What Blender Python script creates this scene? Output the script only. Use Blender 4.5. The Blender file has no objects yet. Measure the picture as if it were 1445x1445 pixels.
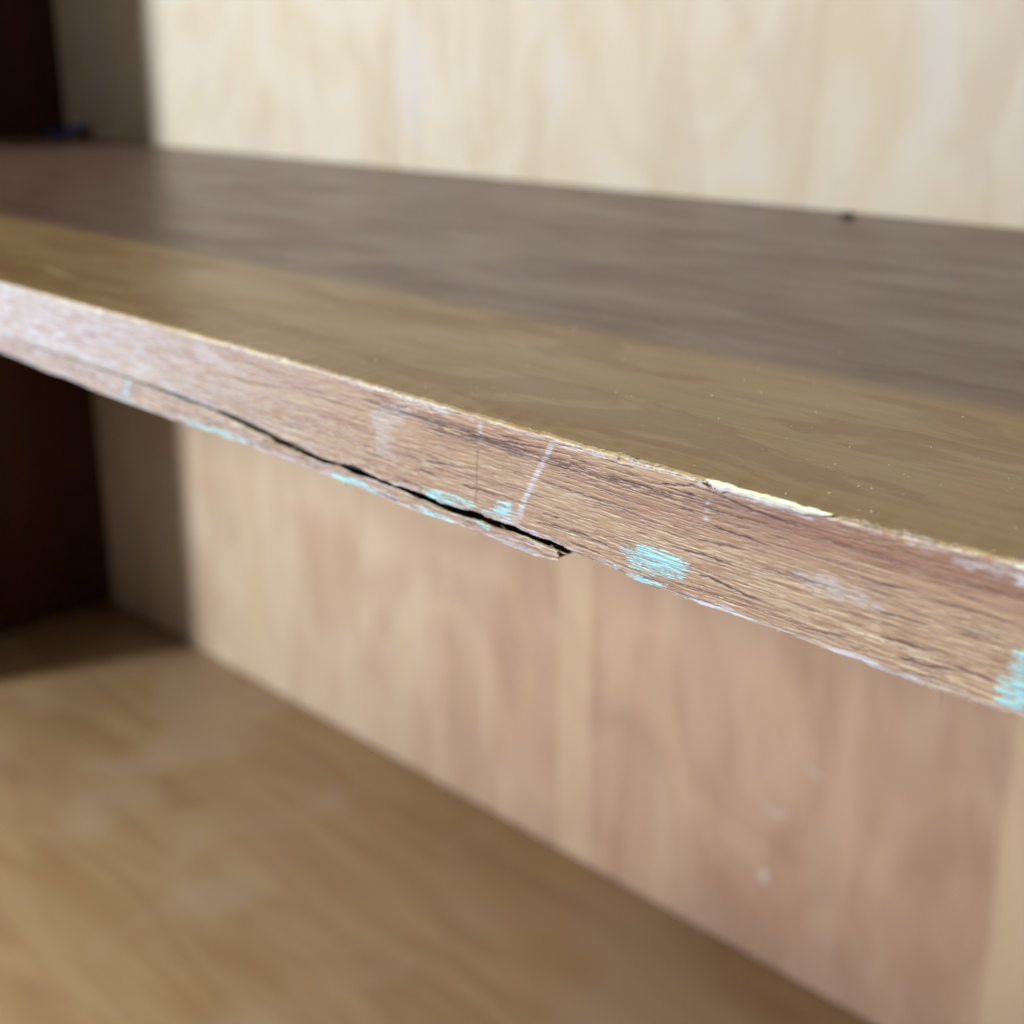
import bpy, math, random
import numpy as np
from mathutils import Vector, Matrix

# ------------------------------------------------------------------ camera
scene = bpy.context.scene
CAM = Vector((0.8699, -0.1402, 0.0534))
YAW, PITCH, ROLL = 0.766, 0.3401, 0.0125
fwd = Vector((-math.sin(YAW) * math.cos(PITCH), math.cos(YAW) * math.cos(PITCH), -math.sin(PITCH)))
rgt = Vector((math.cos(YAW), math.sin(YAW), 0))
upv = rgt.cross(fwd)
r2 = rgt * math.cos(ROLL) + upv * math.sin(ROLL)
u2 = -rgt * math.sin(ROLL) + upv * math.cos(ROLL)
cam = bpy.data.cameras.new('camera')
cam.sensor_width = 36.0
cam.lens = 36.0 * 1800.1 / 1445.0
cam.clip_start = 0.005
cam.clip_end = 50.0
cam.dof.use_dof = True
cam.dof.focus_distance = 0.188
cam.dof.aperture_fstop = 15.0
cam_o = bpy.data.objects.new('camera', cam)
cam_o.matrix_world = Matrix(((r2.x, u2.x, -fwd.x, CAM.x), (r2.y, u2.y, -fwd.y, CAM.y),
                             (r2.z, u2.z, -fwd.z, CAM.z), (0, 0, 0, 1)))
scene.collection.objects.link(cam_o)
scene.camera = cam_o

# ------------------------------------------------------------------ world and lamps
world = bpy.data.worlds.new('World')
scene.world = world
world.use_nodes = True
bg = world.node_tree.nodes['Background']
bg.inputs[0].default_value = (0.93, 0.79, 0.70, 1)
bg.inputs[1].default_value = 0.44


def area(name, loc, target, sx, sy, watt, col):
    L = bpy.data.lights.new(name, 'AREA')
    L.shape = 'RECTANGLE'
    L.size, L.size_y = sx, sy
    L.energy = watt
    L.color = col
    o = bpy.data.objects.new(name, L)
    o.location = loc
    o.rotation_euler = (Vector(target) - Vector(loc)).to_track_quat('-Z', 'Y').to_euler()
    scene.collection.objects.link(o)
    return o


# daylight from a window to the front left, and a warm lamp overhead
area('window_light', (-0.60, -1.64, 0.62), (0.45, 0.31, -0.05), 0.12, 0.64, 60.0, (0.95, 0.96, 1.0))
area('ceiling_light', (0.70, -0.216, 2.3), (0.62, 0.0, 0.0), 0.026, 0.026, 55.0, (0.90, 1.0, 0.34))

vs = scene.view_settings
vs.view_transform = 'Standard'
vs.look = 'None'
vs.exposure = 0.0
vs.gamma = 1.0
vs.use_curve_mapping = False

# ------------------------------------------------------------------ measures (metres)
MM = 0.001
W = 1.20          # inside width of the cabinet
D = 0.3099        # depth to the back panel
H = 0.3526        # shelf top down to the bottom panel
T = 0.0197        # shelf thickness
TOPH = 0.70       # shelf top up to the underside of the top panel
CAVE = 0.045      # depth of the split behind the front edge
col = scene.collection
random.seed(7)
RNG = np.random.RandomState(11)

# outlines on the front edge, (x, z) in millimetres
LOW = [(553.77,-13.22),(565.73,-13.2),(577.75,-13.61),(591.62,-13.77),(594.98,-13.72),(604.67,-14.09),(615.87,-13.95),(636.05,-14.11),(649.83,-14.55),(659.36,-14.77),(667.7,-15.41),(672.75,-16.08),(678.58,-16.54),(684.22,-17.28),(690.17,-17.19),(694.94,-16.53),(699.33,-17.28),(706.12,-17.68),(709.34,-17.43),(713.6,-17.58),(716.13,-17.73),(717.92,-18.06),(721.97,-17.94),(726.94,-17.56),(730.44,-17.78),(732.73,-17.81),(735.63,-17.78),(739.74,-18.15),(743.74,-18.03),(746.6,-18.32),(748.69,-18.8),(750.16,-18.86),(753.89,-18.74),(757.56,-19.07),(761.16,-19.74),(765.43,-19.71),(769.2,-19.79),(770.22,-19.7),(772.88,-19.87),(777.28,-19.59),(782.87,-19.84),(786.98,-19.77),(791.52,-19.82),(795.92,-19.88),(798.73,-19.92),(801.51,-20.16),(804.18,-20.01),(805.46,-20.05),(809.04,-20.23),(815.21,-20.07),(820.17,-19.6)]
STOP = [(553.77,-13.22),(565.69,-13.39),(577.67,-13.97),(591.55,-14.12),(594.93,-13.98),(604.61,-14.43),(615.82,-14.29),(635.94,-14.91),(649.76,-15.17),(658.5,-15.97),(664.27,-16.55),(668.99,-16.73),(670.34,-17.31),(675.82,-17.57),(680.47,-17.96),(686.1,-18.25),(690.15,-17.61),(693.23,-18.14),(694.86,-18.31),(700.08,-18.17),(706.87,-18.29),(710.99,-18.74),(715.4,-18.82),(720.39,-19.23),(724.9,-19.22),(728.45,-18.92),(731.61,-19.22),(735.49,-18.92),(739.45,-19.08),(742.4,-19.36),(744.54,-19.49),(745.29,-19.52)]
SBOT = [(552.39,-18.38),(567.69,-18.96),(579.61,-19.59),(584.62,-19.25),(599.04,-19.85),(615.45,-20.04),(635.21,-20.19),(649.2,-19.97),(660.55,-19.98),(666.32,-20.21),(678.31,-20.29),(692.7,-20.6),(700.59,-20.62),(706.03,-21.09),(711.5,-21.1),(716.09,-20.98),(724.04,-20.71),(728.46,-20.55),(734.08,-21.16),(739.5,-21.26),(742.46,-21.4),(744.13,-21.05),(745.34,-20.94)]
SCR = [(743.27,-2.39),(741.28,-6.04),(739.53,-9.25),(737.75,-12.64),(737.15,-13.99),(736.72,-16.16)]
PENCIL = [(727.22,-6.43),(726.91,-9.9),(726.59,-16.4)]
PALE = [(794.42,-15.87),(804.98,-16.24),(809.94,-16.38)]
TONE = [(701.3,-6.69),(701.08,-12.62)]
POLY = {
    'p1': [(713.61,-16.93),(718.65,-16.09),(723.01,-16.16),(726.09,-16.4),(726.76,-16.73),(723.87,-17.59),(719.52,-17.66),(715.05,-17.87)],
    'p2': [(728.11,-17.26),(730.59,-16.01),(731.72,-14.75),(734.62,-14.15),(734.5,-16.86),(732.57,-17.36)],
    'p3': [(757.36,-15.11),(760.33,-14.52),(763.73,-13.47),(770.45,-14.11),(770.53,-15.18),(769.26,-16.88),(766.59,-17.45),(761.87,-17.93),(759.36,-16.61)],
    'p3b': [(755.14,-18.26),(761.85,-17.6),(767.71,-16.78),(767.74,-17.22),(761.88,-18.15),(757.12,-18.62)],
    'p3c': [(760.3,-18.96),(763.25,-18.66),(766.67,-18.65),(766.71,-19.21),(763.31,-19.66),(760.61,-19.56)],
    'p4': [(817.98,-11.78),(819.76,-11.16),(820.76,-17.86),(819.17,-19.32),(816.36,-19.34),(816.99,-18.15),(816.42,-17.31),(818.05,-16.99),(816.41,-15.98),(817.31,-14.9)],
    's1': [(638.69,-18.87),(648.85,-18.52),(660.64,-19.07),(660.52,-20.29),(648.61,-20.55),(638.48,-20.47)],
    's2': [(688.57,-19.63),(694.81,-19.42),(701.8,-19.65),(701.75,-21.01),(694.73,-21.22),(688.49,-21.04)],
    's3': [(712.27,-19.73),(716.29,-19.89),(721.26,-20.16),(721.26,-21.19),(716.27,-21.46),(712.24,-21.44)],
    's4': [(727.45,-18.94),(730.12,-18.99),(730.12,-19.61),(728.12,-19.64)],
    's5': [(615.19,-14.4),(616.69,-14.45),(615.79,-19.81),(614.27,-19.77),(608.68,-19.83),(613.73,-17.58)],
    'b1': [(699.41,-5.25),(707.13,-2.12),(712.6,-2.32),(708.91,-4.92),(707.0,-6.57),(700.27,-8.2)],
    'b2': [(787.42,-10.68),(792.17,-9.69),(799.01,-11.0),(800.11,-11.84),(795.06,-12.13),(789.74,-12.03)],
    'b3': [(816.32,-2.22),(818.29,-1.38),(818.61,-3.5),(816.95,-3.64)],
    'b4': [(642.6,-1.53),(646.62,-0.62),(657.94,-4.87),(655.37,-5.88),(645.19,-5.85)],
    'b5': [(808.93,-1.99),(812.79,-1.62),(817.1,-1.81),(817.28,-3.01),(812.98,-3.01),(809.43,-3.04)],
    'b6': [(731.39,-14.22),(737.0,-14.63),(737.06,-17.65),(732.25,-18.06)],
}
PORES = [
    ([(701.6,-3.67),(714.36,-4.09),(725.89,-4.67),(739.09,-3.52),(749.1,-3.04)], 0.9),
    ([(712.54,-5.45),(721.34,-5.5),(727.22,-5.47),(734.48,-5.33),(739.14,-5.59),(742.62,-5.62),(748.05,-5.53),(755.77,-5.41)], 1.0),
    ([(721.34,-4.4),(729.67,-4.35),(737.58,-4.54),(742.45,-4.86)], 0.8),
    ([(755.59,-4.67),(763.71,-4.71),(766.41,-4.92),(767.17,-5.05)], 0.9),
    ([(760.42,-4.42),(766.3,-3.34),(770.36,-2.58),(773.88,-2.78),(778.29,-3.44),(784.91,-4.08),(789.46,-4.08)], 0.85),
    ([(714.24,-11.52),(718.7,-11.03),(724.73,-10.65)], 0.8),
    ([(702.08,-11.88),(708.74,-11.59),(714.24,-11.65)], 0.6),
    ([(709.8,-13.81),(714.21,-13.57),(718.67,-13.8)], 0.8),
    ([(722.16,-13.86),(728.09,-13.55),(732.84,-13.74)], 0.8),
    ([(705.98,-16.13),(709.55,-16.47),(713.44,-16.19)], 0.7),
    ([(724.73,-4.67),(731.29,-4.6),(736.03,-4.64)], 0.8),
    ([(766.27,-12.54),(772.44,-12.35),(779.07,-12.49)], 0.8),
    ([(771.56,-15.54),(773.9,-15.4),(777.57,-15.81),(781.17,-16.42),(783.81,-16.24)], 1.0),
    ([(772.93,-7.62),(779.24,-7.73),(784.19,-8.22)], 0.8),
    ([(771.41,-10.16),(775.9,-10.0),(779.87,-9.63)], 0.6),
    ([(786.12,-10.85),(791.28,-11.26)], 0.8),
    ([(789.04,-18.04),(792.49,-17.73),(796.68,-17.36)], 0.8),
    ([(803.09,-17.59),(806.68,-17.43),(811.86,-16.86)], 1.0),
    ([(809.74,-16.25),(813.07,-16.42),(816.69,-16.73)], 1.0),
    ([(800.36,-15.62),(804.5,-15.52),(808.75,-15.14)], 0.8),
    ([(802.53,-14.6),(806.35,-14.89),(811.23,-14.96)], 0.6),
    ([(799.38,-12.37),(804.09,-12.23),(807.79,-12.09)], 0.7),
    ([(810.26,-11.85),(813.33,-11.77),(816.75,-11.64)], 0.6),
    ([(793.57,-8.08),(799.74,-8.72),(805.46,-7.95)], 0.6),
    ([(805.58,-8.87),(812.87,-8.46),(818.51,-8.48)], 0.5),
    ([(740.92,-15.67),(745.46,-15.31),(750.59,-15.23),(756.99,-16.01)], 0.9),
    ([(741.49,-14.09),(745.41,-13.91)], 0.8),
    ([(751.08,-9.58),(756.65,-9.31),(761.24,-9.47)], 0.7),
    ([(747.02,-17.37),(751.4,-17.34),(754.69,-17.58)], 0.7),
    ([(652.77,-6.77),(662.57,-6.92),(674.23,-6.09)], 0.7),
    ([(683.04,-5.57),(689.34,-5.87),(695.44,-5.76)], 0.6),
    ([(691.21,-9.38),(699.23,-9.72),(704.07,-9.75)], 0.5),
    ([(682.19,-18.57),(683.93,-18.46)], 0.1),
    ([(726.72,-4.73),(731.29,-4.96),(736.04,-4.99),(738.83,-5.31)], 1.0),
]

# ------------------------------------------------------------------ helpers
def obj(name, verts, faces, mat, parent=None, smooth=False, attrs=None):
    """verts: (n,3) array, faces: list of index arrays (each (k,m)), one mesh object."""
    verts = np.asarray(verts, dtype=np.float32)
    if isinstance(faces, np.ndarray):
        faces = [faces]
    loops = np.concatenate([np.asarray(f, dtype=np.int32).ravel() for f in faces])
    sizes = np.concatenate([np.full(len(f), np.asarray(f).shape[1], dtype=np.int32) for f in faces])
    starts = np.concatenate([[0], np.cumsum(sizes)[:-1]]).astype(np.int32)
    me = bpy.data.meshes.new(name)
    me.vertices.add(len(verts))
    me.vertices.foreach_set('co', verts.ravel())
    me.loops.add(len(loops))
    me.loops.foreach_set('vertex_index', loops)
    me.polygons.add(len(sizes))
    me.polygons.foreach_set('loop_start', starts)
    me.polygons.foreach_set('loop_total', sizes)
    if smooth:
        me.polygons.foreach_set('use_smooth', np.ones(len(sizes), dtype=bool))
    if attrs:
        for k, v in attrs.items():
            a = me.attributes.new(k, 'FLOAT', 'POINT')
            a.data.foreach_set('value', np.asarray(v, dtype=np.float32).ravel())
    me.update(calc_edges=True)
    me.validate()
    me.materials.append(mat)
    o = bpy.data.objects.new(name, me)
    col.objects.link(o)
    if parent:
        o.parent = parent
    return o


def empty(name, loc=(0, 0, 0)):
    o = bpy.data.objects.new(name, None)
    o.empty_display_size = 0.02
    col.objects.link(o)
    o.location = loc
    return o


def tag(o, label=None, cat=None, group=None, kind=None):
    for k, v in (('label', label), ('category', cat), ('group', group), ('kind', kind)):
        if v:
            o[k] = v
    return o


def grid_faces(nc, nr, base=0):
    i = np.arange(nc - 1)[:, None] * nr + np.arange(nr - 1)[None, :] + base
    return np.stack([i, i + 1, i + nr + 1, i + nr], -1).reshape(-1, 4)


def bevel_box(x0, x1, y0, y1, z0, z1, b=0.0012):
    """box with chamfered edges"""
    vs_, fs = [], []
    lo, hi = (x0, y0, z0), (x1, y1, z1)
    idx = {}
    for sx in (0, 1):
        for sy in (0, 1):
            for sz in (0, 1):
                s = (sx, sy, sz)
                for ax in range(3):
                    p = [hi[k] if s[k] else lo[k] for k in range(3)]
                    for k in range(3):
                        if k != ax:
                            p[k] += -b if s[k] else b
                    idx[s + (ax,)] = len(vs_)
                    vs_.append(p)
    c = Vector(((x0 + x1) / 2, (y0 + y1) / 2, (z0 + z1) / 2))

    def add(ids):
        pts = [Vector(vs_[i]) for i in ids]
        n = (pts[1] - pts[0]).cross(pts[2] - pts[0])
        m = sum(pts, Vector()) / len(pts)
        fs.append(ids if n.dot(m - c) > 0 else ids[::-1])
    for ax in range(3):
        a, b_ = [k for k in range(3) if k != ax]
        for s in (0, 1):
            ids = []
            for u, v in ((0, 0), (1, 0), (1, 1), (0, 1)):
                t = [0, 0, 0]
                t[ax], t[a], t[b_] = s, u, v
                ids.append(idx[tuple(t) + (ax,)])
            add(ids)
        for u in (0, 1):
            for v in (0, 1):
                t0 = [0, 0, 0]; t1 = [0, 0, 0]
                t0[a] = t1[a] = u
                t0[b_] = t1[b_] = v
                t1[ax] = 1
                add([idx[tuple(t0) + (a,)], idx[tuple(t0) + (b_,)], idx[tuple(t1) + (b_,)], idx[tuple(t1) + (a,)]])
    tri = []
    for sx in (0, 1):
        for sy in (0, 1):
            for sz in (0, 1):
                ids = [idx[(sx, sy, sz, k)] for k in range(3)]
                pts = [Vector(vs_[i]) for i in ids]
                n = (pts[1] - pts[0]).cross(pts[2] - pts[0])
                m = sum(pts, Vector()) / 3
                tri.append(ids if n.dot(m - c) > 0 else ids[::-1])
    return np.array(vs_), [np.array(fs), np.array(tri)]


_tab = RNG.rand(16, 512, 512).astype(np.float32)


def vn(u, v, s=0):
    """value noise 0..1"""
    t = _tab[s % 16]
    u = np.asarray(u, dtype=np.float32) + 1000.0
    v = np.asarray(v, dtype=np.float32) + 1000.0
    iu = np.floor(u).astype(np.int32); iv = np.floor(v).astype(np.int32)
    fu = u - iu; fv = v - iv
    fu = fu * fu * (3 - 2 * fu); fv = fv * fv * (3 - 2 * fv)
    a = iu & 511; b = (iu + 1) & 511; c = iv & 511; d = (iv + 1) & 511
    return (t[a, c] * (1 - fu) + t[b, c] * fu) * (1 - fv) + (t[a, d] * (1 - fu) + t[b, d] * fu) * fv


def fbm(u, v, s=0, o=3):
    r = 0; a = 0.5; n = 0
    for k in range(o):
        r = r + a * vn(u * 2 ** k, v * 2 ** k, s + k); n += a; a *= 0.5
    return r / n


def curve(pts, x):
    p = np.array(pts)
    return np.interp(x, p[:, 0], p[:, 1])


def sstep(a, b, x):
    t = np.clip((x - a) / (b - a), 0, 1)
    return t * t * (3 - 2 * t)


def poly_sd(poly, X, Z):
    """signed distance to a polygon in mm, positive inside"""
    P = np.array(poly); n = len(P)
    d = np.full(X.shape, 1e9); ins = np.zeros(X.shape, bool)
    for i in range(n):
        a = P[i]; b = P[(i + 1) % n]
        e = b - a
        wx = X - a[0]; wz = Z - a[1]
        t = np.clip((wx * e[0] + wz * e[1]) / (e @ e + 1e-12), 0, 1)
        d = np.minimum(d, np.hypot(wx - t * e[0], wz - t * e[1]))
        cond = (a[1] > Z) != (b[1] > Z)
        xi = a[0] + (Z - a[1]) / (e[1] if abs(e[1]) > 1e-9 else 1e-9) * e[0]
        ins ^= cond & (X < xi)
    return np.where(ins, d, -d)


# ------------------------------------------------------------------ materials
class NT:
    def __init__(self, name):
        self.m = bpy.data.materials.new(name)
        self.m.use_nodes = True
        self.t = self.m.node_tree
        self.b = self.t.nodes['Principled BSDF']
        self.co = self.n('ShaderNodeTexCoord').outputs['Object']

    def n(self, kind, **kw):
        nd = self.t.nodes.new(kind)
        for k, v in kw.items():
            setattr(nd, k, v)
        return nd

    def put(self, sock, v):
        if isinstance(v, bpy.types.NodeSocket):
            self.t.links.new(v, sock)
        elif isinstance(v, (tuple, list)):
            sock.default_value = tuple(v) if len(v) == 3 and sock.type == 'VECTOR' else (tuple(v) + (1,))[:4]
        else:
            sock.default_value = v

    def mapped(self, scale, rot=(0, 0, 0), loc=(0, 0, 0)):
        mp = self.n('ShaderNodeMapping')
        self.t.links.new(self.co, mp.inputs['Vector'])
        mp.inputs['Scale'].default_value = scale
        mp.inputs['Rotation'].default_value = rot
        mp.inputs['Location'].default_value = loc
        return mp.outputs[0]

    def noise(self, vec, scale=1.0, detail=3, rough=0.5, dist=0.0):
        nd = self.n('ShaderNodeTexNoise')
        self.put(nd.inputs['Vector'], vec)
        nd.inputs['Scale'].default_value = scale
        nd.inputs['Detail'].default_value = detail
        nd.inputs['Roughness'].default_value = rough
        nd.inputs['Distortion'].default_value = dist
        return nd.outputs['Fac']

    def ramp(self, f, *stops):
        nd = self.n('ShaderNodeValToRGB')
        self.put(nd.inputs[0], f)
        el = nd.color_ramp.elements
        while len(el) < len(stops):
            el.new(0.5)
        for e, (p, c) in zip(el, stops):
            e.position = p
            e.color = (c, c, c, 1) if not isinstance(c, tuple) else c + (1,)
        return nd.outputs[0]

    def mix(self, f, a, b, mode='MIX'):
        nd = self.n('ShaderNodeMix', data_type='RGBA', blend_type=mode)
        self.put(nd.inputs[0], f); self.put(nd.inputs[6], a); self.put(nd.inputs[7], b)
        return nd.outputs[2]

    def math(self, op, a, b=0.0):
        nd = self.n('ShaderNodeMath', operation=op)
        self.put(nd.inputs[0], a); self.put(nd.inputs[1], b)
        return nd.outputs[0]

    def attr(self, name):
        return self.n('ShaderNodeAttribute', attribute_name=name).outputs['Fac']

    def bump(self, h, strength=0.3, dist=0.0002):
        nd = self.n('ShaderNodeBump')
        nd.inputs['Strength'].default_value = strength
        nd.inputs['Distance'].default_value = dist
        self.put(nd.inputs['Height'], h)
        self.t.links.new(nd.outputs[0], self.b.inputs['Normal'])

    def out(self, color, rough=0.5, spec=0.5, coat=0.0, coat_rough=0.2):
        self.put(self.b.inputs['Base Color'], color)
        self.put(self.b.inputs['Roughness'], rough)
        self.b.inputs['Specular IOR Level'].default_value = spec
        self.b.inputs['Coat Weight'].default_value = coat
        self.b.inputs['Coat Roughness'].default_value = coat_rough
        return self.m


def mat_edge():
    """bare oak-like edge veneer: fibres, dark pores, turquoise paint, lilac residue with painted window sheen at the left end"""
    t = NT('edge_veneer')
    fib = t.noise(t.mapped((110, 110, 5000)), 1, 4, 0.65, 0.3)
    fib2 = t.noise(t.mapped((70, 70, 1500), loc=(3, 1, 2)), 1, 3, 0.5, 0.6)
    big = t.noise(t.mapped((22, 22, 190), loc=(7, 0, 0)), 1, 2)
    c = t.mix(t.ramp(big, (0.35, 0.0), (0.65, 1.0)), (0.385, 0.260, 0.192), (0.455, 0.345, 0.250))
    c = t.mix(t.ramp(fib2, (0.35, 0.0), (0.68, 1.0)), t.mix(1.0, c, (0.84, 0.77, 0.73), 'MULTIPLY'), c)
    c = t.mix(t.math('MULTIPLY', t.ramp(fib, (0.52, 0.0), (0.74, 1.0)), 0.55), c, (0.62, 0.50, 0.36))
    c = t.mix(t.math('MULTIPLY', t.ramp(fib, (0.28, 1.0), (0.44, 0.0)), 0.48), c, (0.21, 0.125, 0.09))
    c = t.mix(t.attr('red'), c, t.mix(1.0, c, (0.62, 0.47, 0.47), 'MULTIPLY'))
    c = t.mix(t.attr('pale'), c, (0.66, 0.60, 0.48))
    c = t.mix(t.attr('bloom'), c, (0.58, 0.62, 0.74))
    c = t.mix(t.attr('pore'), c, (0.055, 0.022, 0.024))
    tq = t.mix(t.noise(t.mapped((300, 300, 2500)), 1, 3), (0.20, 0.57, 0.70), (0.40, 0.82, 0.94))
    c = t.mix(t.attr('paint'), c, tq)
    t.bump(t.math('ADD', fib, t.math('MULTIPLY', fib2, 0.6)), 0.35, 0.00012)
    r = t.ramp(fib2, (0.3, 0.42), (0.7, 0.58))
    return t.out(c, r, 0.5)


def mat_top():
    """varnished shelf surface: olive brown, long grain along x"""
    t = NT('varnished_shelf_wood')
    g1 = t.noise(t.mapped((17, 58, 20), rot=(0, 0, 0.06)), 1, 5, 0.62, 0.8)
    g2 = t.noise(t.mapped((26, 620, 20), loc=(2, 5, 0)), 1, 3, 0.6, 0.4)
    g3 = t.noise(t.mapped((5, 14, 5), loc=(9, 3, 0)), 1, 2)
    c = t.mix(t.ramp(g1, (0.53, 0.0), (0.565, 1.0)), (0.136, 0.086, 0.066), (0.108, 0.060, 0.041))
    c = t.mix(t.math('MULTIPLY', t.ramp(g2, (0.40, 1.0), (0.55, 0.0)), 0.30), c, (0.075, 0.044, 0.028))
    c = t.mix(t.math('MULTIPLY', t.ramp(g3, (0.45, 0.0), (0.65, 1.0)), 0.35), c, (0.148, 0.100, 0.078))
    g4 = t.noise(t.mapped((420, 2600, 20), loc=(1, 1, 0)), 1, 2, 0.7)
    c = t.mix(t.math('MULTIPLY', t.ramp(g4, (0.60, 0.0), (0.72, 1.0)), 0.35), c, (0.19, 0.15, 0.115))
    c = t.mix(t.math('MULTIPLY', t.ramp(g4, (0.26, 1.0), (0.36, 0.0)), 0.45), c, (0.06, 0.038, 0.025))
    sm = t.noise(t.mapped((16, 45, 10), loc=(1, 8, 0)), 1, 3, 0.6)
    r = t.ramp(sm, (0.35, 0.30), (0.7, 0.44))
    t.bump(t.math('ADD', g2, t.math('MULTIPLY', g1, 0.5)), 0.12, 0.0002)
    return t.out(c, r, 0.27)


def mat_back_upper():
    """pale birch plywood, broad upright figure with slanting curved streaks"""
    t = NT('upper_plywood_back')
    w = t.noise(t.mapped((12, 1, 11), rot=(0, math.radians(22), 0)), 1, 4, 0.55, 2.0)
    s = t.noise(t.mapped((34, 1, 8), rot=(0, math.radians(14), 0), loc=(4, 0, 0)), 1, 3, 0.55, 1.6)
    c = t.mix(t.ramp(w, (0.36, 0.0), (0.64, 1.0)), (0.70, 0.635, 0.475), (0.745, 0.71, 0.585))
    c = t.mix(t.math('MULTIPLY', t.ramp(s, (0.48, 0.0), (0.62, 1.0)), 0.38), c, (0.60, 0.52, 0.385))
    c = t.mix(t.math('MULTIPLY', t.ramp(t.noise(t.mapped((18, 1, 12), loc=(5, 0, 2)), 1, 1), (0.58, 0.0), (0.72, 1.0)), 0.6), c, (0.70, 0.71, 0.72))
    return t.out(c, 0.5, 0.35)


def mat_back_lower():
    """pinkish plywood with upright yellow sapwood bands, shade of the photographer painted in to the right"""
    t = NT('lower_plywood_back')
    w = t.noise(t.mapped((15, 1, 9), rot=(0, math.radians(8), 0)), 1, 3, 0.5, 1.8)
    s = t.noise(t.mapped((30, 1, 6.5), rot=(0, math.radians(3), 0), loc=(4, 0, 0)), 1, 3, 0.55, 0.8)
    sx = t.n('ShaderNodeSeparateXYZ'); t.t.links.new(t.co, sx.inputs[0])
    xx = t.math('ADD', sx.outputs[0], t.math('MULTIPLY', sx.outputs[2], 0.03))

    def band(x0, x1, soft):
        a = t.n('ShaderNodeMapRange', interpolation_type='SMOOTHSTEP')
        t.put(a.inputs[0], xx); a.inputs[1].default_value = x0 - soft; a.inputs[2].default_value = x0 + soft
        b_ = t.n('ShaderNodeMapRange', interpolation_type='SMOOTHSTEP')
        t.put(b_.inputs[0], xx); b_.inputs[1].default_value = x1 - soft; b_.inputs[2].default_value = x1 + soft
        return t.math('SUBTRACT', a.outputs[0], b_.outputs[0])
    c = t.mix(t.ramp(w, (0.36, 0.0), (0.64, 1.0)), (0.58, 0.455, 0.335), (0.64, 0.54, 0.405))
    shade_c = t.mix(t.ramp(w, (0.36, 0.0), (0.64, 1.0)), (0.44, 0.305, 0.228), (0.54, 0.39, 0.285))
    c = t.mix(band(0.38, 2.0, 0.12), c, shade_c)  # darker, pinker right part: photographer's shade painted into the colour
    c = t.mix(t.math('MULTIPLY', t.ramp(s, (0.48, 0.0), (0.64, 1.0)), 0.55), c, t.mix(1.0, c, (0.82, 0.75, 0.70), 'MULTIPLY'))
    for x0, hw, k in ((0.486, 0.0115, 0.8), (0.723, 0.010, 0.85), (0.20, 0.012, 0.55), (0.545, 0.006, 0.25), (0.905, 0.012, 0.6)):
        c = t.mix(t.math('MULTIPLY', band(x0 - hw, x0 + hw, 0.003), t.math('MULTIPLY', t.ramp(w, (0.3, 0.75), (0.6, 1.0)), k)), c, (0.60, 0.475, 0.325))
    return t.out(c, 0.45, 0.4)


def mat_bottom():
    t = NT('bottom_panel_wood')
    g1 = t.noise(t.mapped((8, 42, 5), rot=(0, 0, math.radians(8))), 1, 4, 0.55, 1.0)
    g2 = t.noise(t.mapped((11, 9, 5), loc=(3, 3, 0)), 1, 2)
    c = t.mix(t.ramp(g1, (0.38, 0.0), (0.64, 1.0)), (0.40, 0.28, 0.145), (0.33, 0.215, 0.105))
    c = t.mix(t.math('MULTIPLY', t.ramp(g2, (0.5, 0.0), (0.62, 1.0)), 0.5), c, (0.43, 0.335, 0.235))
    r = t.ramp(g2, (0.4, 0.38), (0.65, 0.56))
    return t.out(c, r, 0.45)


def mat_simple(name, c0, c1, scale, rough, spec=0.5, bump=0.0):
    t = NT(name)
    n = t.noise(t.mapped(scale), 1, 4, 0.6)
    c = t.mix(t.ramp(n, (0.35, 0.0), (0.65, 1.0)), c0, c1)
    if bump:
        t.bump(n, bump, 0.0003)
    return t.out(c, rough, spec)


M_EDGE = mat_edge()
M_TOP = mat_top()
M_BACK = mat_back_upper()
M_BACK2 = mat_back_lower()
M_BOT = mat_bottom()
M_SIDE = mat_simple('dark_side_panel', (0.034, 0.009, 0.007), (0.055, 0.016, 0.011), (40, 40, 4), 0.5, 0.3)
M_CORE = mat_simple('shelf_core_wood', (0.22, 0.25, 0.20), (0.32, 0.33, 0.27), (60, 60, 900), 0.8, 0.2)
M_PALE = mat_simple('torn_pale_wood', (0.48, 0.47, 0.44), (0.76, 0.80, 0.82), (220, 1500, 3400), 0.7, 0.3, 0.5)
M_FIB = mat_simple('wood_fibre', (0.42, 0.36, 0.30), (0.62, 0.60, 0.60), (900, 900, 900), 0.7, 0.3)
M_SPL = mat_simple('splinter_wood', (0.42, 0.32, 0.24), (0.56, 0.47, 0.38), (120, 900, 2600), 0.7, 0.3)
M_DARKFIB = mat_simple('dark_fibre', (0.06, 0.035, 0.03), (0.10, 0.06, 0.05), (900, 900, 900), 0.7, 0.3)
M_DUST = mat_simple('dust', (0.45, 0.44, 0.42), (0.70, 0.70, 0.70), (2000, 2000, 2000), 0.9, 0.2)
M_BLUE = mat_simple('blue_tape', (0.016, 0.045, 0.26), (0.024, 0.065, 0.36), (60, 60, 60), 0.55, 0.4)
M_BLACK = mat_simple('dark_chip', (0.02, 0.014, 0.012), (0.05, 0.035, 0.03), (500, 500, 500), 0.6, 0.4)
M_WSCUFF = mat_simple('faint_scuff', (0.48, 0.37, 0.30), (0.55, 0.44, 0.37), (300, 300, 300), 0.6, 0.3)
M_SCUFF = mat_simple('white_scuff', (0.34, 0.30, 0.26), (0.46, 0.43, 0.40), (300, 300, 300), 0.8, 0.2)

# ------------------------------------------------------------------ cabinet
cab = tag(empty('cabinet', (0, 0, -H)), 'open wooden cabinet carcass with pale plywood back and very dark side', 'cabinet')
FY = -0.022                      # front line of the carcass


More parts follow.
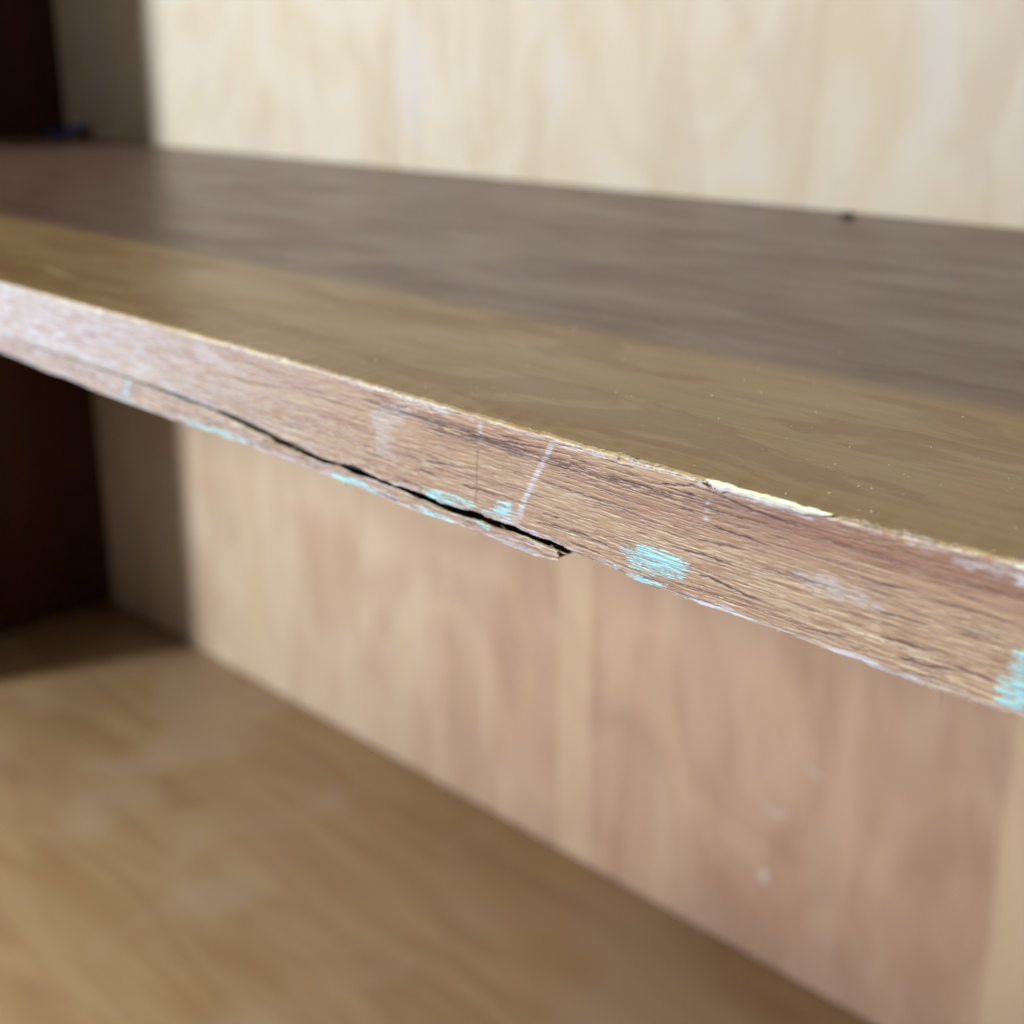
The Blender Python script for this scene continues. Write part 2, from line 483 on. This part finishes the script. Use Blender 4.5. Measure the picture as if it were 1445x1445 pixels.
def panel(name, box, mat, label=None):
    v, f = bevel_box(*box)
    v = v - np.array([0, 0, -H])
    o = obj(name, v, f, mat, cab)
    if label:
        o['label'] = label
    return o


panel('bottom_panel', (0.0005, W - 0.0005, FY, D - 0.0005, -H - 0.02, -H), M_BOT, 'brown varnished bottom panel')
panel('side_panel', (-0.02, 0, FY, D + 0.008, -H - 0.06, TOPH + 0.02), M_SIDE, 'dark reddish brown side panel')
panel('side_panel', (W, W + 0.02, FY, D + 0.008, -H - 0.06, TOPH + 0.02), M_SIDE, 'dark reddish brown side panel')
panel('top_panel', (0.0005, W - 0.0005, FY, D - 0.0005, TOPH, TOPH + 0.02), M_TOP)
panel('back_panel', (0.0005, W - 0.0005, D, D + 0.006, -0.0096, TOPH + 0.02), M_BACK, 'pale cream plywood back panel')
bk = panel('back_panel', (0.0005, W - 0.0005, D, D + 0.006, -H - 0.02, -0.0098), M_BACK2, 'pinkish plywood back panel with a yellow band and painted shade to the right')  # separate lower sheet, so the painted shade stays below the shelf


def scuff(cx, cz, r, a0, a1, wd):
    """thin raised scuff arc on the back panel"""
    n = 14
    a = np.linspace(math.radians(a0), math.radians(a1), n)
    ww = wd * np.sin(np.linspace(0.15, math.pi - 0.15, n)) * (0.7 + 0.6 * RNG.rand(n))
    v = []
    for ang, w_ in zip(a, ww):
        for s in (-1, 1):
            v.append((cx + (r + s * w_) * math.cos(ang), D - 0.0002, cz + (r + s * w_) * math.sin(ang) + H))
    obj('scuff', v, grid_faces(n, 2), M_WSCUFF, bk)


scuff(0.607, -0.262, 0.009, 200, 330, 0.0012)
scuff(0.605, -0.306, 0.0022, 0, 350, 0.0020)
scuff(0.628, -0.235, 0.008, 200, 300, 0.001)

# ------------------------------------------------------------------ shelf
shelf = tag(empty('shelf', (0, 0, 0)), 'worn wooden shelf with bare splitting front edge and turquoise paint specks', 'shelf')

ZTOP = [(0, 0), (655, 0.0), (675, -0.05), (694, -0.45), (712, -0.7), (731, -0.85), (760, -1.1), (775, -1.1),
        (792, -1.35), (805, -1.2), (820, -0.65), (835, -0.4), (1200, 0)]
XF0, XF1 = 500.0, 880.0
xs = np.concatenate([np.linspace(0.6, XF0, 90, endpoint=False), np.arange(XF0, XF1, 0.15), np.linspace(XF1, W * 1000 - 0.6, 60)])
nc = len(xs)
LOWX = [(0, -13.3), (540, -13.2)] + LOW + [(840, -19.7), (1200, -19.7)]
jag = (fbm(xs * 0.9, xs * 0, 1, 3) - 0.5) * 0.28 + (fbm(xs * 4.0, xs * 0 + 3, 5, 2) - 0.5) * 0.16
zt = curve(ZTOP, xs) + (fbm(xs * 0.5, xs * 0 + 9, 2, 3) - 0.5) * 0.35 + (vn(xs * 3.0, xs * 0 + 5, 4) - 0.5) * 0.12
zl = curve(LOWX, xs) + jag

# pores shared by the band and the strip
dashes = []
for pts, k in PORES:
    dashes.append((pts, min(1.0, k * 1.15), 0.19))
rr = random.Random(3)
for i in range(1500):
    x = rr.uniform(560, 850)
    z = -rr.uniform(0.8, 20.8)
    dens = 0.35 + 0.65 * (1 if z < -9 else 0.45) * (1.0 if x > 690 else 0.6)
    if rr.random() > dens:
        continue
    L = rr.choice((4, 7, 10, 14, 20)) * rr.uniform(0.6, 1.4)
    n = max(3, int(L / 2.5))
    zz = z; pts = []
    for j in range(n + 1):
        pts.append((x - L / 2 + L * j / n, zz)); zz += rr.uniform(-0.16, 0.16)
    dashes.append((pts, rr.uniform(0.25, 0.85), rr.uniform(0.03, 0.07)))
for i in range(75):      # long dark pore lines
    x = rr.uniform(640, 830); z = -rr.uniform(1.5, 19.5); L = rr.uniform(18, 45); n = 8; zz = z; pts = []
    for j in range(n + 1):
        pts.append((x - L / 2 + L * j / n, zz)); zz += rr.uniform(-0.13, 0.13)
    dashes.append((pts, rr.uniform(0.55, 0.95), rr.uniform(0.05, 0.085)))
for i in range(260):     # the crowded dark vein in the upper half
    x = rr.uniform(700, 775)
    z = -3.2 - (x - 700) * 0.022 - 0.6 * rr.random() + rr.gauss(0, 0.65)
    L = rr.uniform(1.5, 7)
    dashes.append(([(x - L / 2, z), (x, z + rr.uniform(-.12, .12)), (x + L / 2, z + rr.uniform(-.1, .1))], rr.uniform(0.4, 1.0), rr.uniform(0.04, 0.13)))


def surface_attrs(X, Z, with_lines=True):
    """X, Z: (nc, nr) in mm -> pore, paint (and patch id), bloom, red, pale"""
    pore = np.zeros(X.shape, np.float32)
    xcol = X[:, X.shape[1] // 2]
    brk = fbm(X * 0.28, Z * 6.0, 3, 2)
    brk2 = fbm(X * 1.6, Z * 4.0, 6, 2)
    for pts, k, wd in dashes:
        a = np.searchsorted(xcol, pts[0][0]); b = np.searchsorted(xcol, pts[-1][0])
        if b - a < 3:
            continue
        xx = xcol[a:b]
        L = pts[-1][0] - pts[0][0]
        zc = curve(pts, xx) + (vn(xx * 1.3, xx * 0 + k * 50, 7) - 0.5) * 0.20
        u = (xx - pts[0][0]) / L
        w_ = wd * np.clip(np.sin(u * math.pi) * 1.6, 0.15, 1) * (0.55 + 0.9 * vn(xx * 1.1, xx * 0 + wd * 900, 8))
        q = np.exp(-((Z[a:b] - zc[:, None]) / w_[:, None]) ** 2) * k
        q *= sstep(0.30, 0.50, brk[a:b]) if wd < 0.15 else (0.35 + 0.65 * sstep(0.28, 0.45, brk[a:b]))
        pore[a:b] = np.maximum(pore[a:b], q)
    # diffuse brown vein between the dark lines
    vein = np.exp(-((Z - (-4.3 - (X - 700) * 0.018)) / 1.0) ** 2) * sstep(690, 720, X) * sstep(790, 750, X)
    pore = np.maximum(pore, vein * 0.72 * sstep(0.42, 0.62, fbm(X * 0.5, Z * 5.5, 9, 3)))
    paint = np.zeros(X.shape, np.float32)
    pid = np.zeros(X.shape, np.int32)
    streak = fbm(X * 0.40, Z * 4.5, 10, 3) - 0.5
    grit = fbm(X * 2.4, Z * 9.0, 12, 2) - 0.5
    names = [k for k in POLY if k[0] in 'ps']
    for i, k in enumerate(names):
        P = np.array(POLY[k])
        a = np.searchsorted(xcol, P[:, 0].min() - 2); b = np.searchsorted(xcol, P[:, 0].max() + 2)
        if b - a < 3:
            continue
        sd = poly_sd(P, X[a:b], Z[a:b])
        big = k in ('p3', 'p4')
        m = sstep(-0.06, 0.10, sd * (0.40 if big else 0.38) + streak[a:b] * (2.3 if big else 2.2) + grit[a:b] * 0.9 + (-0.02 if big else -0.05))
        m = m * sstep(-0.5, -0.1, sd)
        m = m * (1 - 0.85 * np.clip(pore[a:b] * 1.3, 0, 1)) * (0.50 + 0.50 * sstep(0.36, 0.52, fbm(X[a:b] * 0.28, Z[a:b] * 7.5, 4, 3)))
        if k == 's5':
            m = m * 0.45
        if k == 's1':
            m = m * 0.7
        new = m > np.maximum(paint[a:b], 0.0)
        pid[a:b] = np.where(new & (m > 0.3), i + 1, pid[a:b])
        paint[a:b] = np.maximum(paint[a:b], m)
    # lilac paint residue: arris, lower edge, blotches; left end with painted window sheen
    bloom = np.zeros(X.shape, np.float32)
    pale = np.zeros(X.shape, np.float32)
    ztc = curve(ZTOP, X)
    n1 = fbm(X * 0.22, Z * 1.6, 13, 3)
    n2 = fbm(X * 0.9, Z * 5.0, 14, 3)
    de = ztc - Z
    bloom = np.maximum(bloom, sstep(1.7, 0.5, de + (n1 - 0.5) * 2.4) * sstep(0.32, 0.62, n2) * 0.85 * (0.35 + 0.65 * sstep(0.38, 0.62, fbm(X * 0.06, X * 0, 5, 2))))
    pale = np.maximum(pale, sstep(0.75, 0.3, de + (n2 - 0.5) * 1.1) * sstep(0.38, 0.6, n1) * 0.75)
    left = sstep(725, 560, X)
    bloom = np.maximum(bloom, left ** 0.9 * (0.52 + 0.45 * sstep(0.40, 0.62, n1)) * (0.55 + 0.45 * sstep(0.38, 0.58, n2)))  # left end whitened: residue haze plus grazing window sheen put into the colour
    for k, amp in (('b1', .36), ('b2', .36), ('b3', .8), ('b4', .5), ('b5', .38), ('b6', .35)):
        P = np.array(POLY[k])
        a = np.searchsorted(xcol, P[:, 0].min() - 3); b = np.searchsorted(xcol, P[:, 0].max() + 3)
        sd = poly_sd(P, X[a:b], Z[a:b])
        bloom[a:b] = np.maximum(bloom[a:b], amp * sstep(-0.3, 0.35, sd * 0.5 + (n2[a:b] - 0.5) * 1.8))
    red = sstep(755, 790, X) * sstep(-7.2, -4.6, Z + (n1 - 0.5) * 2.5) * 0.85
    red = np.maximum(red, 0.35 * sstep(0.5, 0.7, fbm(X * 0.05, Z * 0.9, 2, 2)))
    P = np.array(PALE)
    zc = curve(PALE, X) + (vn(X * 0.4, X * 0, 3) - 0.5) * 0.3
    pale = np.maximum(pale, np.exp(-((Z - zc) / 0.22) ** 2) * sstep(792, 797, X) * sstep(811, 806, X) * sstep(0.3, 0.5, brk2) * 0.9)
    pale = np.maximum(pale, 0.5 * sstep(0.62, 0.72, fbm(X * 0.35, Z * 7, 11, 2)) * (Z < -9))
    # the slanting scratch filled with white, the thin pencil line, the tone step beside it
    s = np.array(SCR)[::-1]
    o_ = np.argsort(s[:, 1])
    xc = np.interp(Z, s[o_, 1], s[o_, 0])
    m = np.exp(-((X - xc) / 0.62) ** 4) * sstep(-16.4, -15.2, Z) * sstep(-2.0, -2.8, Z)
    bloom = np.maximum(bloom, m * sstep(0.28, 0.48, fbm(X * 0.35, Z * 8.0, 15, 3)) * 0.85)
    s = np.array(PENCIL); o_ = np.argsort(s[:, 1])
    xc = np.interp(Z, s[o_, 1], s[o_, 0])
    m = np.exp(-((X - xc) / 0.16) ** 2) * sstep(-16.6, -15.9, Z) * sstep(-6.0, -6.8, Z)
    pore = np.maximum(pore, m * (0.25 + 0.4 * n2))
    bloom = np.maximum(bloom, np.exp(-((X - 727.6) / 0.5) ** 2) * sstep(-5.5, -4.5, Z) * sstep(-1.5, -2.2, Z) * 0.5)
    bloom = np.maximum(bloom, sstep(700.9, 701.3, X) * sstep(709, 702, X) * sstep(-14.0, -12.5, Z) * sstep(-4, -6, Z) * 0.30)
    for zc in (-4.4, -5.6, -6.8):
        bloom = np.maximum(bloom, np.exp(-(((X - 772.8) / 0.45) ** 2 + ((Z - zc) / 0.25) ** 2)) * 0.9)
    pore = pore * (1 - 0.5 * left ** 1.5)
    return pore, paint, pid, bloom, red, pale


def split_patches(name, verts, faces, face_pid, mat, parent, attrs):
    """one mesh for the wood, one child mesh for every paint patch"""
    def sub(sel, nm, par):
        f = faces[sel]
        u, inv = np.unique(f, return_inverse=True)
        return obj(nm, verts[u], inv.reshape(f.shape), mat, par, True, {k: v.ravel()[u] for k, v in attrs.items()})
    base = sub(face_pid == 0, name, parent)
    for i in np.unique(face_pid):
        if i and (face_pid == i).sum() > 40:
            sub(face_pid == i, 'paint_patch', base)
        elif i:
            pass
    return base


# ---- main band: rounded upper arris, front face, lower lip, return face into the split
NA, NF = 9, 236
R = 0.75
ang = np.linspace(0, math.pi / 2, NA)
Xg = np.repeat(xs[:, None], NA + NF + 4, 1)
Zg = np.zeros_like(Xg); Yg = np.zeros_like(Xg)
for j, a in enumerate(ang):
    Zg[:, j] = zt - R * (1 - math.sin(math.pi / 2 - a)) * 0.9
    Yg[:, j] = R * (1 - math.sin(a))
vv = np.linspace(0, 1, NF + 1)[1:]
z0 = Zg[:, NA - 1]
Zg[:, NA:NA + NF] = z0[:, None] + (zl - z0)[:, None] * vv[None, :]
Zg[:, NA + NF:] = zl[:, None] - np.array([0.06, 0.08, 0.08, 0.08])[None, :]
Yg[:, NA + NF:] = np.array([0.12, 0.5, 6.0, CAVE * 1000])[None, :]
pore, paint, pid, bloom, red, pale = surface_attrs(Xg, Zg)
# lilac line along the lower edge right of the split
lowline = sstep(1.0, 0.35, Zg - zl[:, None] + (fbm(Xg * 0.3, Zg * 0, 4, 2) - 0.5) * 1.2) * sstep(762, 772, Xg)
bloom = np.maximum(bloom, lowline * 0.8 * (0.2 + 0.8 * sstep(0.4, 0.6, fbm(Xg * 0.09, Xg * 0 + 2, 3, 2))))
lipl = sstep(0.9, 0.3, Zg - zl[:, None] + (fbm(Xg * 0.5, Zg * 0 + 4, 5, 2) - 0.5) * 1.0) * sstep(770, 755, Xg)
bloom = np.maximum(bloom, lipl * 0.7 * sstep(0.38, 0.6, fbm(Xg * 0.3, Zg * 1.5, 11, 3)))
front = np.ones(Xg.shape[1]); front[:3] = 0; front[-3:] = 0
paint = paint * front[None, :]; pid = pid * (front[None, :] > 0)
pale[:, :6] *= 0.15; bloom[:, :6] *= 0.3; pore[:, :5] = np.maximum(pore[:, :5], 0.35)
pore[:, -3:] = 0.12
bloom[:, -3:] = 0; pale[:, -3:] = 0
und = (fbm(Xg * 0.03, Zg * 0.08, 1, 2) - 0.5) * 0.35
rel = (fbm(Xg * 0.5, Zg * 5.0, 8, 3) - 0.5) * 0.11
wgt = np.ones(NA + NF + 4); wgt[:4] = (0, 0.2, 0.5, 0.8); wgt[-3:] = 0
chip = sstep(0.62, 0.74, fbm(Xg * 0.35, Zg * 1.2, 3, 3)) * sstep(1.2, 0.5, curve(ZTOP, Xg) - Zg) * 0.35
Yg += (und + rel + 0.16 * np.clip(pore, 0, 1) + chip - 0.05 * paint) * wgt[None, :]
nr = Xg.shape[1]
V = np.stack([Xg, Yg, Zg], -1).reshape(-1, 3) * MM
F = grid_faces(nc, nr)
fp = pid.ravel()[F].min(1)
at = dict(pore=np.clip(pore, 0, 1), paint=paint, bloom=np.clip(bloom, 0, 1), red=red, pale=pale)
band = split_patches('edge_band', V, F, fp, M_EDGE, shelf, at)
band['label'] = 'bare veneer front edge with dark pores and a white scratch'

# ---- peeled strip below the split
XE = 745.8
xq = xs[xs < XE]
xq = np.append(xq, XE)
n2c = len(xq)
STX = [(0, -13.4), (540, -13.3)] + STOP
SBX = [(0, -19.7), (540, -18.9)] + SBOT
jag2 = (fbm(xq * 0.8, xq * 0 + 2, 6, 3) - 0.5) * 0.35 + (fbm(xq * 4.0, xq * 0 + 1, 2, 2) - 0.5) * 0.16
gapl = sstep(560, 600, xq)
st = curve(STX, xq) + jag2 * 0.7 * gapl + np.interp(xq, xs, jag) * (1 - gapl) - 0.05 + 0.28 * sstep(690, 735, xq)
sb = curve(SBX, xq) + (fbm(xq * 0.5, xq * 0 + 7, 9, 3) - 0.5) * 0.14 - 0.12 * sstep(700, 740, xq)
# ragged broken end
NS = 64
prof = [(CAVE * 1000, 0.0), (8.0, 0.0), (0.3, 0.0), (0.08, 0.004)]
Xs = np.repeat(xq[:, None], NS + 8, 1)
Zs = np.zeros_like(Xs); Ys = np.zeros_like(Xs)
vv = np.linspace(0, 1, NS)
inner = np.minimum(st - 0.3, sb + 0.45)
for j, (y, zz) in enumerate(((CAVE * 1000, inner), (0.75, inner), (0.62, st - 0.1), (0.12, st))):
    Ys[:, j] = y; Zs[:, j] = zz
Zs[:, 4:4 + NS] = st[:, None] - 0.06 + (sb - st + 0.1)[:, None] * vv[None, :]
for j, (y, v) in enumerate(prof[::-1]):
    Ys[:, 4 + NS + j] = y; Zs[:, 4 + NS + j] = sb
pore2, paint2, pid2, bloom2, red2, pale2 = surface_attrs(Xs, Zs)
bloom2 = bloom2 * (0.35 + 0.5 * sstep(0.35, 0.6, fbm(Xs * 0.35, Zs * 3.0, 1, 3)))
red2 = np.maximum(red2, 0.6 * sstep(0.45, 0.65, fbm(Xs * 0.25, Zs * 4.0, 5, 3)))
pore2 = np.maximum(pore2, 0.6 * sstep(0.60, 0.72, fbm(Xs * 0.35, Zs * 6.5, 12, 3)))
front = np.zeros(NS + 8); front[4:4 + NS] = 1
paint2 = paint2 * front[None, :]; pid2 = pid2 * (front[None, :] > 0)
ll = sstep(1.1, 0.3, Zs - sb[:, None] + (fbm(Xs * 0.25, Zs * 0, 4, 2) - 0.5) * 1.8) * 0.5
bloom2 = np.maximum(bloom2, ll)
bloom2 = np.maximum(bloom2, 0.22 * sstep(0.4, 0.7, fbm(Xs * 0.2, Zs * 1.2, 7, 3)))
bloom2 = np.maximum(bloom2, sstep(0.6, 0.2, st[:, None] - Zs) * 0.5 * gapl[:, None] * sstep(0.4, 0.6, fbm(Xs * 0.4, Zs, 3, 2)))
pore2[:, :3] = 0.12
bloom2[:, :3] = 0; pale2[:, :3] = 0
w2 = np.zeros(NS + 8); w2[3:5 + NS] = 1
rel2 = (fbm(Xs * 0.5, Zs * 5.0, 8, 3) - 0.5) * 0.22 + (fbm(Xs * 0.05, Zs * 0.1, 1, 2) - 0.5) * 0.3
outw = -0.35 * sstep(690, 745, Xs) - 0.08
Ys += (rel2 + 0.14 * pore2 - 0.05 * paint2) * w2[None, :] + outw
# broken end: rows end at different x, lower rows shorter
rowv = np.concatenate([np.zeros(4), vv, np.ones(4)])
endx = XE - 1.5 * sstep(0.75, 1.0, rowv) - 0.5 * sstep(0.35, 0.0, rowv) - 0.35 * vn(rowv * 14, rowv * 0, 5)
tail = sstep(735, XE, Xs)
Xs = Xs - tail * (XE - endx)[None, :]
nr2 = Xs.shape[1]
V = np.stack([Xs, Ys, Zs], -1).reshape(-1, 3) * MM
F = grid_faces(n2c, nr2)
fp = pid2.ravel()[F].min(1)
at = dict(pore=np.clip(pore2, 0, 1), paint=paint2, bloom=np.clip(bloom2, 0, 1), red=red2, pale=pale2)
strip = split_patches('peeled_strip', V, F, fp, M_EDGE, shelf, at)
strip['label'] = 'thin veneer strip splitting away along the lower edge'
# dark torn end cap
cap = V.reshape(n2c, nr2, 3)[-1]
cen = cap[4:4 + NS].mean(0) + np.array([0.0002, 0.0006, 0])
cv = np.vstack([cap, cen[None]])
cf = np.array([(i, i + 1, nr2) for i in range(nr2 - 1)])
obj('torn_end', cv, cf, M_SPL, strip)

# ---- board behind: top sheet meets the arris, core stands back behind the split
bx = np.concatenate([np.linspace(0.6, XF0, 60, endpoint=False), np.arange(XF0, XF1, 1.0), np.linspace(XF1, W * 1000 - 0.6, 60)])
by = np.concatenate([np.array([R, 1.2, 1.8, 2.6, 3.6, 5, 7, 9, 12, 16]), np.linspace(22, D * 1000 - 0.3, 36)])
bztop = np.interp(bx, xs, zt)
Zb = bztop[:, None] * np.clip(1 - (by - R) / 9.0, 0, 1)[None, :] ** 1.5
Zb = Zb + (fbm(bx[:, None] * 0.012, by[None, :] * 0.03, 4, 2) - 0.5) * 0.12 * sstep(3, 20, by)[None, :]
nb = len(by)
Vt = np.stack([np.repeat(bx[:, None], nb, 1), np.repeat(by[None, :], len(bx), 0), Zb], -1).reshape(-1, 3) * MM
board = obj('board', Vt, grid_faces(len(bx), nb)[:, ::-1], M_TOP, shelf, True)
board['label'] = 'varnished olive brown shelf top'
v, f = bevel_box(0.0006, W - 0.0006, CAVE - 0.0001, D - 0.0004, -T, -0.0006, 0.0004)
obj('core', v, f, M_CORE, shelf)
v, f = bevel_box(0.0007, W - 0.0007, 0.0032, CAVE + 0.003, -0.0190, -0.0110, 0.0004)
obj('core', v, f, M_CORE, shelf)
v, f = bevel_box(0.0006, W - 0.0006, 0.0022, CAVE + 0.002, -0.0125, -0.0022, 0.0004)
obj('core', v, f, M_CORE, shelf)

# ---- pale torn sliver on the upper arris
n = 70
sx_ = np.linspace(772.6, 792.4, n)
u = np.linspace(0, 1, n)
ztl = np.interp(sx_, xs, zt)
thick = 1.45 * np.clip(np.minimum(u * 14, (1 - u) * 9), 0.12, 1) * (0.7 + 0.5 * vn(sx_ * 0.6, sx_ * 0, 3)) * (1.15 - 0.45 * u)
ring = 10
Vs = []
for i in range(n):
    for k in range(ring):
        a = 2 * math.pi * k / ring
        rz = thick[i] * 0.5 * (1 + 0.35 * (vn(sx_[i] * 0.9, k * 1.7, 6) - 0.5)); ry = 0.42 * (1 + 0.6 * (vn(sx_[i] * 1.4, k * 2.3, 7) - 0.5))
        Vs.append((sx_[i] + 0.35 * (vn(k * 3.1, i * 0.2, 9) - 0.5), -0.05 + ry * math.cos(a) - 0.05 * math.sin(a), ztl[i] + 0.22 - thick[i] * 0.5 + rz * math.sin(a)))
Fs = []
for i in range(n - 1):
    for k in range(ring):
        k2 = (k + 1) % ring
        Fs.append((i * ring + k, i * ring + k2, (i + 1) * ring + k2, (i + 1) * ring + k))
sl = obj('torn_sliver', np.array(Vs) * MM, np.array(Fs), M_PALE, shelf, True)
sl['label'] = 'pale torn sliver of wood on the upper corner of the front edge'


# ---- loose fibres
def strand(p0, p1, bend, w, seg=5):
    """flat tapering fibre, two crossed ribbons"""
    p0 = np.array(p0, float); p1 = np.array(p1, float); b = np.array(bend, float)
    vs_, fs = [], []
    for r in ((0, 0, 1), (0, 1, 0), (1, 0, 0)):
        base = len(vs_)
        for i in range(seg + 1):
            t = i / seg
            p = p0 * (1 - t) + p1 * t + b * 4 * t * (1 - t)
            hw = w * (1 - 0.8 * t) * 0.5
            vs_.append(p + np.array(r) * hw); vs_.append(p - np.array(r) * hw)
        for i in range(seg):
            a = base + 2 * i
            fs.append((a, a + 1, a + 3, a + 2))
    return vs_, fs


def strands(name, items, mat, kind=None, label=None):
    VV, FF = [], []
    for it in items:
        v_, f_ = strand(*it)
        b = len(VV)
        VV += v_
        FF += [tuple(b + q for q in ff) for ff in f_]
    o = obj(name, np.array(VV) * MM, np.array(FF), mat, shelf)
    tag(o, label, kind=kind)
    return o


items = []
for i in range(420):
    x = rr.choice((rr.uniform(600, 820), rr.gauss(797, 2), rr.gauss(803.5, 1.5), rr.gauss(686, 5), rr.gauss(762, 3), rr.uniform(680, 760)))
    z = float(np.interp(x, xs, zt))
    L = rr.uniform(0.3, 1.3)
    y = rr.uniform(-0.05, 0.7)
    items.append(((x, y, z - 0.15 * rr.random()), (x + rr.choice((-1, 1)) * L, y + rr.uniform(-0.3, 0.3), z + rr.uniform(-0.15, 0.22)),
                  (0, 0, rr.uniform(0, 0.12)), rr.uniform(0.04, 0.12)))
for (x, z, dx, dz) in ((803.6, -1.0, 0.5, 1.0), (803.2, -1.1, -1.2, 0.5), (804.0, -1.1, 1.4, 0.3), (797.5, -1.2, -1.0, 0.45), (798.0, -1.2, 0.8, 0.4), (772.2, -1.3, 1.5, 0.6), (756, -1.0, 1.4, 0.4)):
    items.append(((x, 0.1, z), (x + dx, 0.0, z + dz), (0, 0, 0.1), 0.14))
strands('frayed_fibres', items, M_FIB, 'stuff', 'whitish frayed wood fibres along the upper corner')
items = []
for i in range(150):
    x = rr.choice((rr.uniform(640, 745), rr.uniform(748, 822), rr.gauss(802, 1.6), rr.gauss(769, 1)))
    z = float(np.interp(x, xs, zl)) if x > 748 or rr.random() < 0.5 else float(np.interp(x, xq, st))
    L = rr.uniform(0.3, 1.1)
    items.append(((x, 0.0, z), (x + rr.choice((-1, 1)) * L, rr.uniform(-0.15, 0.2), z + rr.uniform(-0.2, 0.1)), (0, 0, 0), rr.uniform(0.03, 0.10)))
for i in range(16):      # torn fibres reaching into the split
    x = rr.choice((rr.uniform(655, 746), rr.uniform(735, 749)))
    a_ = float(np.interp(x, xs, zl)); c_ = float(np.interp(min(x, 744), xq, st)); g = a_ - c_
    up = rr.random() < 0.5
    z = a_ - 0.02 if up else c_ + 0.02
    items.append(((x, 0.25, z), (x + rr.uniform(-1.6, 1.6), 0.3 + rr.uniform(-0.2, 0.4), z + (-1 if up else 1) * g * rr.uniform(0.1, 0.55)), (0, 0, 0), rr.uniform(0.05, 0.13)))
strands('frayed_fibres', items, M_FIB, 'stuff', 'pale frayed fibres along the split and lower edge')
strands('splinter', [((739.0, 0.25, -19.25), (749.4, 0.25, -19.62), (0, 0, -0.03), 0.62, 10)], M_SPL, None, 'tiny pale splinter at the end of the split')
strands('loose_hair', [((809.7, 0.0, -20.1), (809.9, -0.3, -22.3), (0.15, 0, 0), 0.07, 8)], M_DARKFIB, None, 'short dark fibre hanging under the front edge')
strands('loose_hair', [((692.6, -0.05, -20.3), (692.4, -0.2, -21.3), (0.1, 0, 0), 0.25, 4)], M_DARKFIB)
strands('dark_crumb', [((772.0, -0.25, -1.6), (773.4, -0.3, -2.3), (0.3, 0, 0), 0.35, 5), ((773.6, -0.25, -1.5), (774.1, -0.4, -2.1), (0.2, 0, 0.1), 0.3, 5)], M_DARKFIB)


# ---- scratches and dust on the top
def scratch(pts, w):
    p = np.array(pts, float)
    t = np.linspace(0, 1, 24)
    tt = np.linspace(0, 1, len(p))
    x = np.interp(t, tt, p[:, 0]); y = np.interp(t, tt, p[:, 1])
    z = 0.05 + np.interp(y, by, Zb[np.argmin(abs(bx - x.mean()))])
    d = np.array([p[-1][1] - p[0][1], p[0][0] - p[-1][0]]); d = d / np.linalg.norm(d)
    hw = w * np.clip(np.sin(t * math.pi) + 0.1, 0, 1) * (0.4 + RNG.rand(24))
    v_ = []
    for i in range(24):
        for s in (-1, 1):
            v_.append((x[i] + s * d[0] * hw[i], y[i] + s * d[1] * hw[i], z[i]))
    obj('scratch', np.array(v_) * MM, grid_faces(24, 2), M_SCUFF, board)


scratch([(651.0, 3.4), (650.4, 12), (647, 25), (643.6, 35.4)], 0.10)
scratch([(539.8, 20.0), (553, 17), (567.2, 15.6)], 0.14)
scratch([(657.6, 100.6), (654, 109), (650.2, 117.4)], 0.25)
scratch([(749.5, 80.8), (754, 79.5), (758.8, 77.5)], 0.25)
VV, FF = [], []
for i in range(300):
    x = rr.uniform(560, 830); y = 1.0 + 85 * rr.random() ** 1.4
    r_ = rr.choice((0.05, 0.06, 0.08, 0.10, 0.17)) * rr.uniform(0.6, 1.1)
    z = float(np.interp(y, by, Zb[np.argmin(abs(bx - x))])) + r_ * 0.3
    b = len(VV); sx1 = rr.uniform(0.7, 2.2)
    VV += [(x - r_ * sx1, y, z), (x + r_ * sx1, y, z), (x, y - r_, z), (x, y + r_, z), (x, y, z + r_ * 0.7), (x, y, z - r_ * 0.6)]
    for a, c in ((0, 2), (2, 1), (1, 3), (3, 0)):
        FF += [(b + a, b + c, b + 4), (b + c, b + a, b + 5)]
tag(obj('dust_specks', np.array(VV) * MM, np.array(FF), M_DUST, shelf), 'pale dust specks scattered on the shelf top', kind='stuff')

# ------------------------------------------------------------------ small things lying on the shelf
n = 12
VV = []
for i in range(n):
    for j in range(6):
        a, b = i / (n - 1), j / 5
        VV.append((0.0015 + 0.022 * a + 0.002 * vn(b * 7, a, 3), D - 0.026 + 0.022 * b + 0.002 * vn(a * 9, b, 5),
                   0.0006 + 0.0065 * b ** 2 + 0.003 * vn(a * 5, b * 3, 6)))
VV = np.array(VV)
tp = np.vstack([VV, VV - np.array([0, 0, 0.0004])])
f1 = grid_faces(n, 6)
VO = np.array([0.014, 0.0, 0.0])
org = np.array([0.012, D - 0.015, 0.0005])
tag(obj('tape_scrap', tp - org, np.vstack([f1[:, ::-1], f1 + len(VV)]), M_BLUE), 'crumpled blue tape scrap in the far corner on the shelf', 'tape').location = org + VO
VV, FF = [], []
rings, seg = 6, 9
for i in range(rings + 1):
    th = math.pi * i / rings
    for k in range(seg):
        ph = 2 * math.pi * k / seg
        q = 1 + 0.5 * (vn(i * 1.3, k * 1.9, 4) - 0.5)
        VV.append((0.0034 * q * math.sin(th) * math.cos(ph), 0.0019 * q * math.sin(th) * math.sin(ph), 0.0011 * (1 + math.cos(th)) * q))
for i in range(rings):
    for k in range(seg):
        k2 = (k + 1) % seg
        FF.append((i * seg + k, (i + 1) * seg + k, (i + 1) * seg + k2, i * seg + k2))
tag(obj('dark_chip', np.array(VV), np.array(FF), M_BLACK, None, True), 'small dark chip lying on the shelf top against the back', 'chip').location = (0.6249, 0.2915, 0.0)
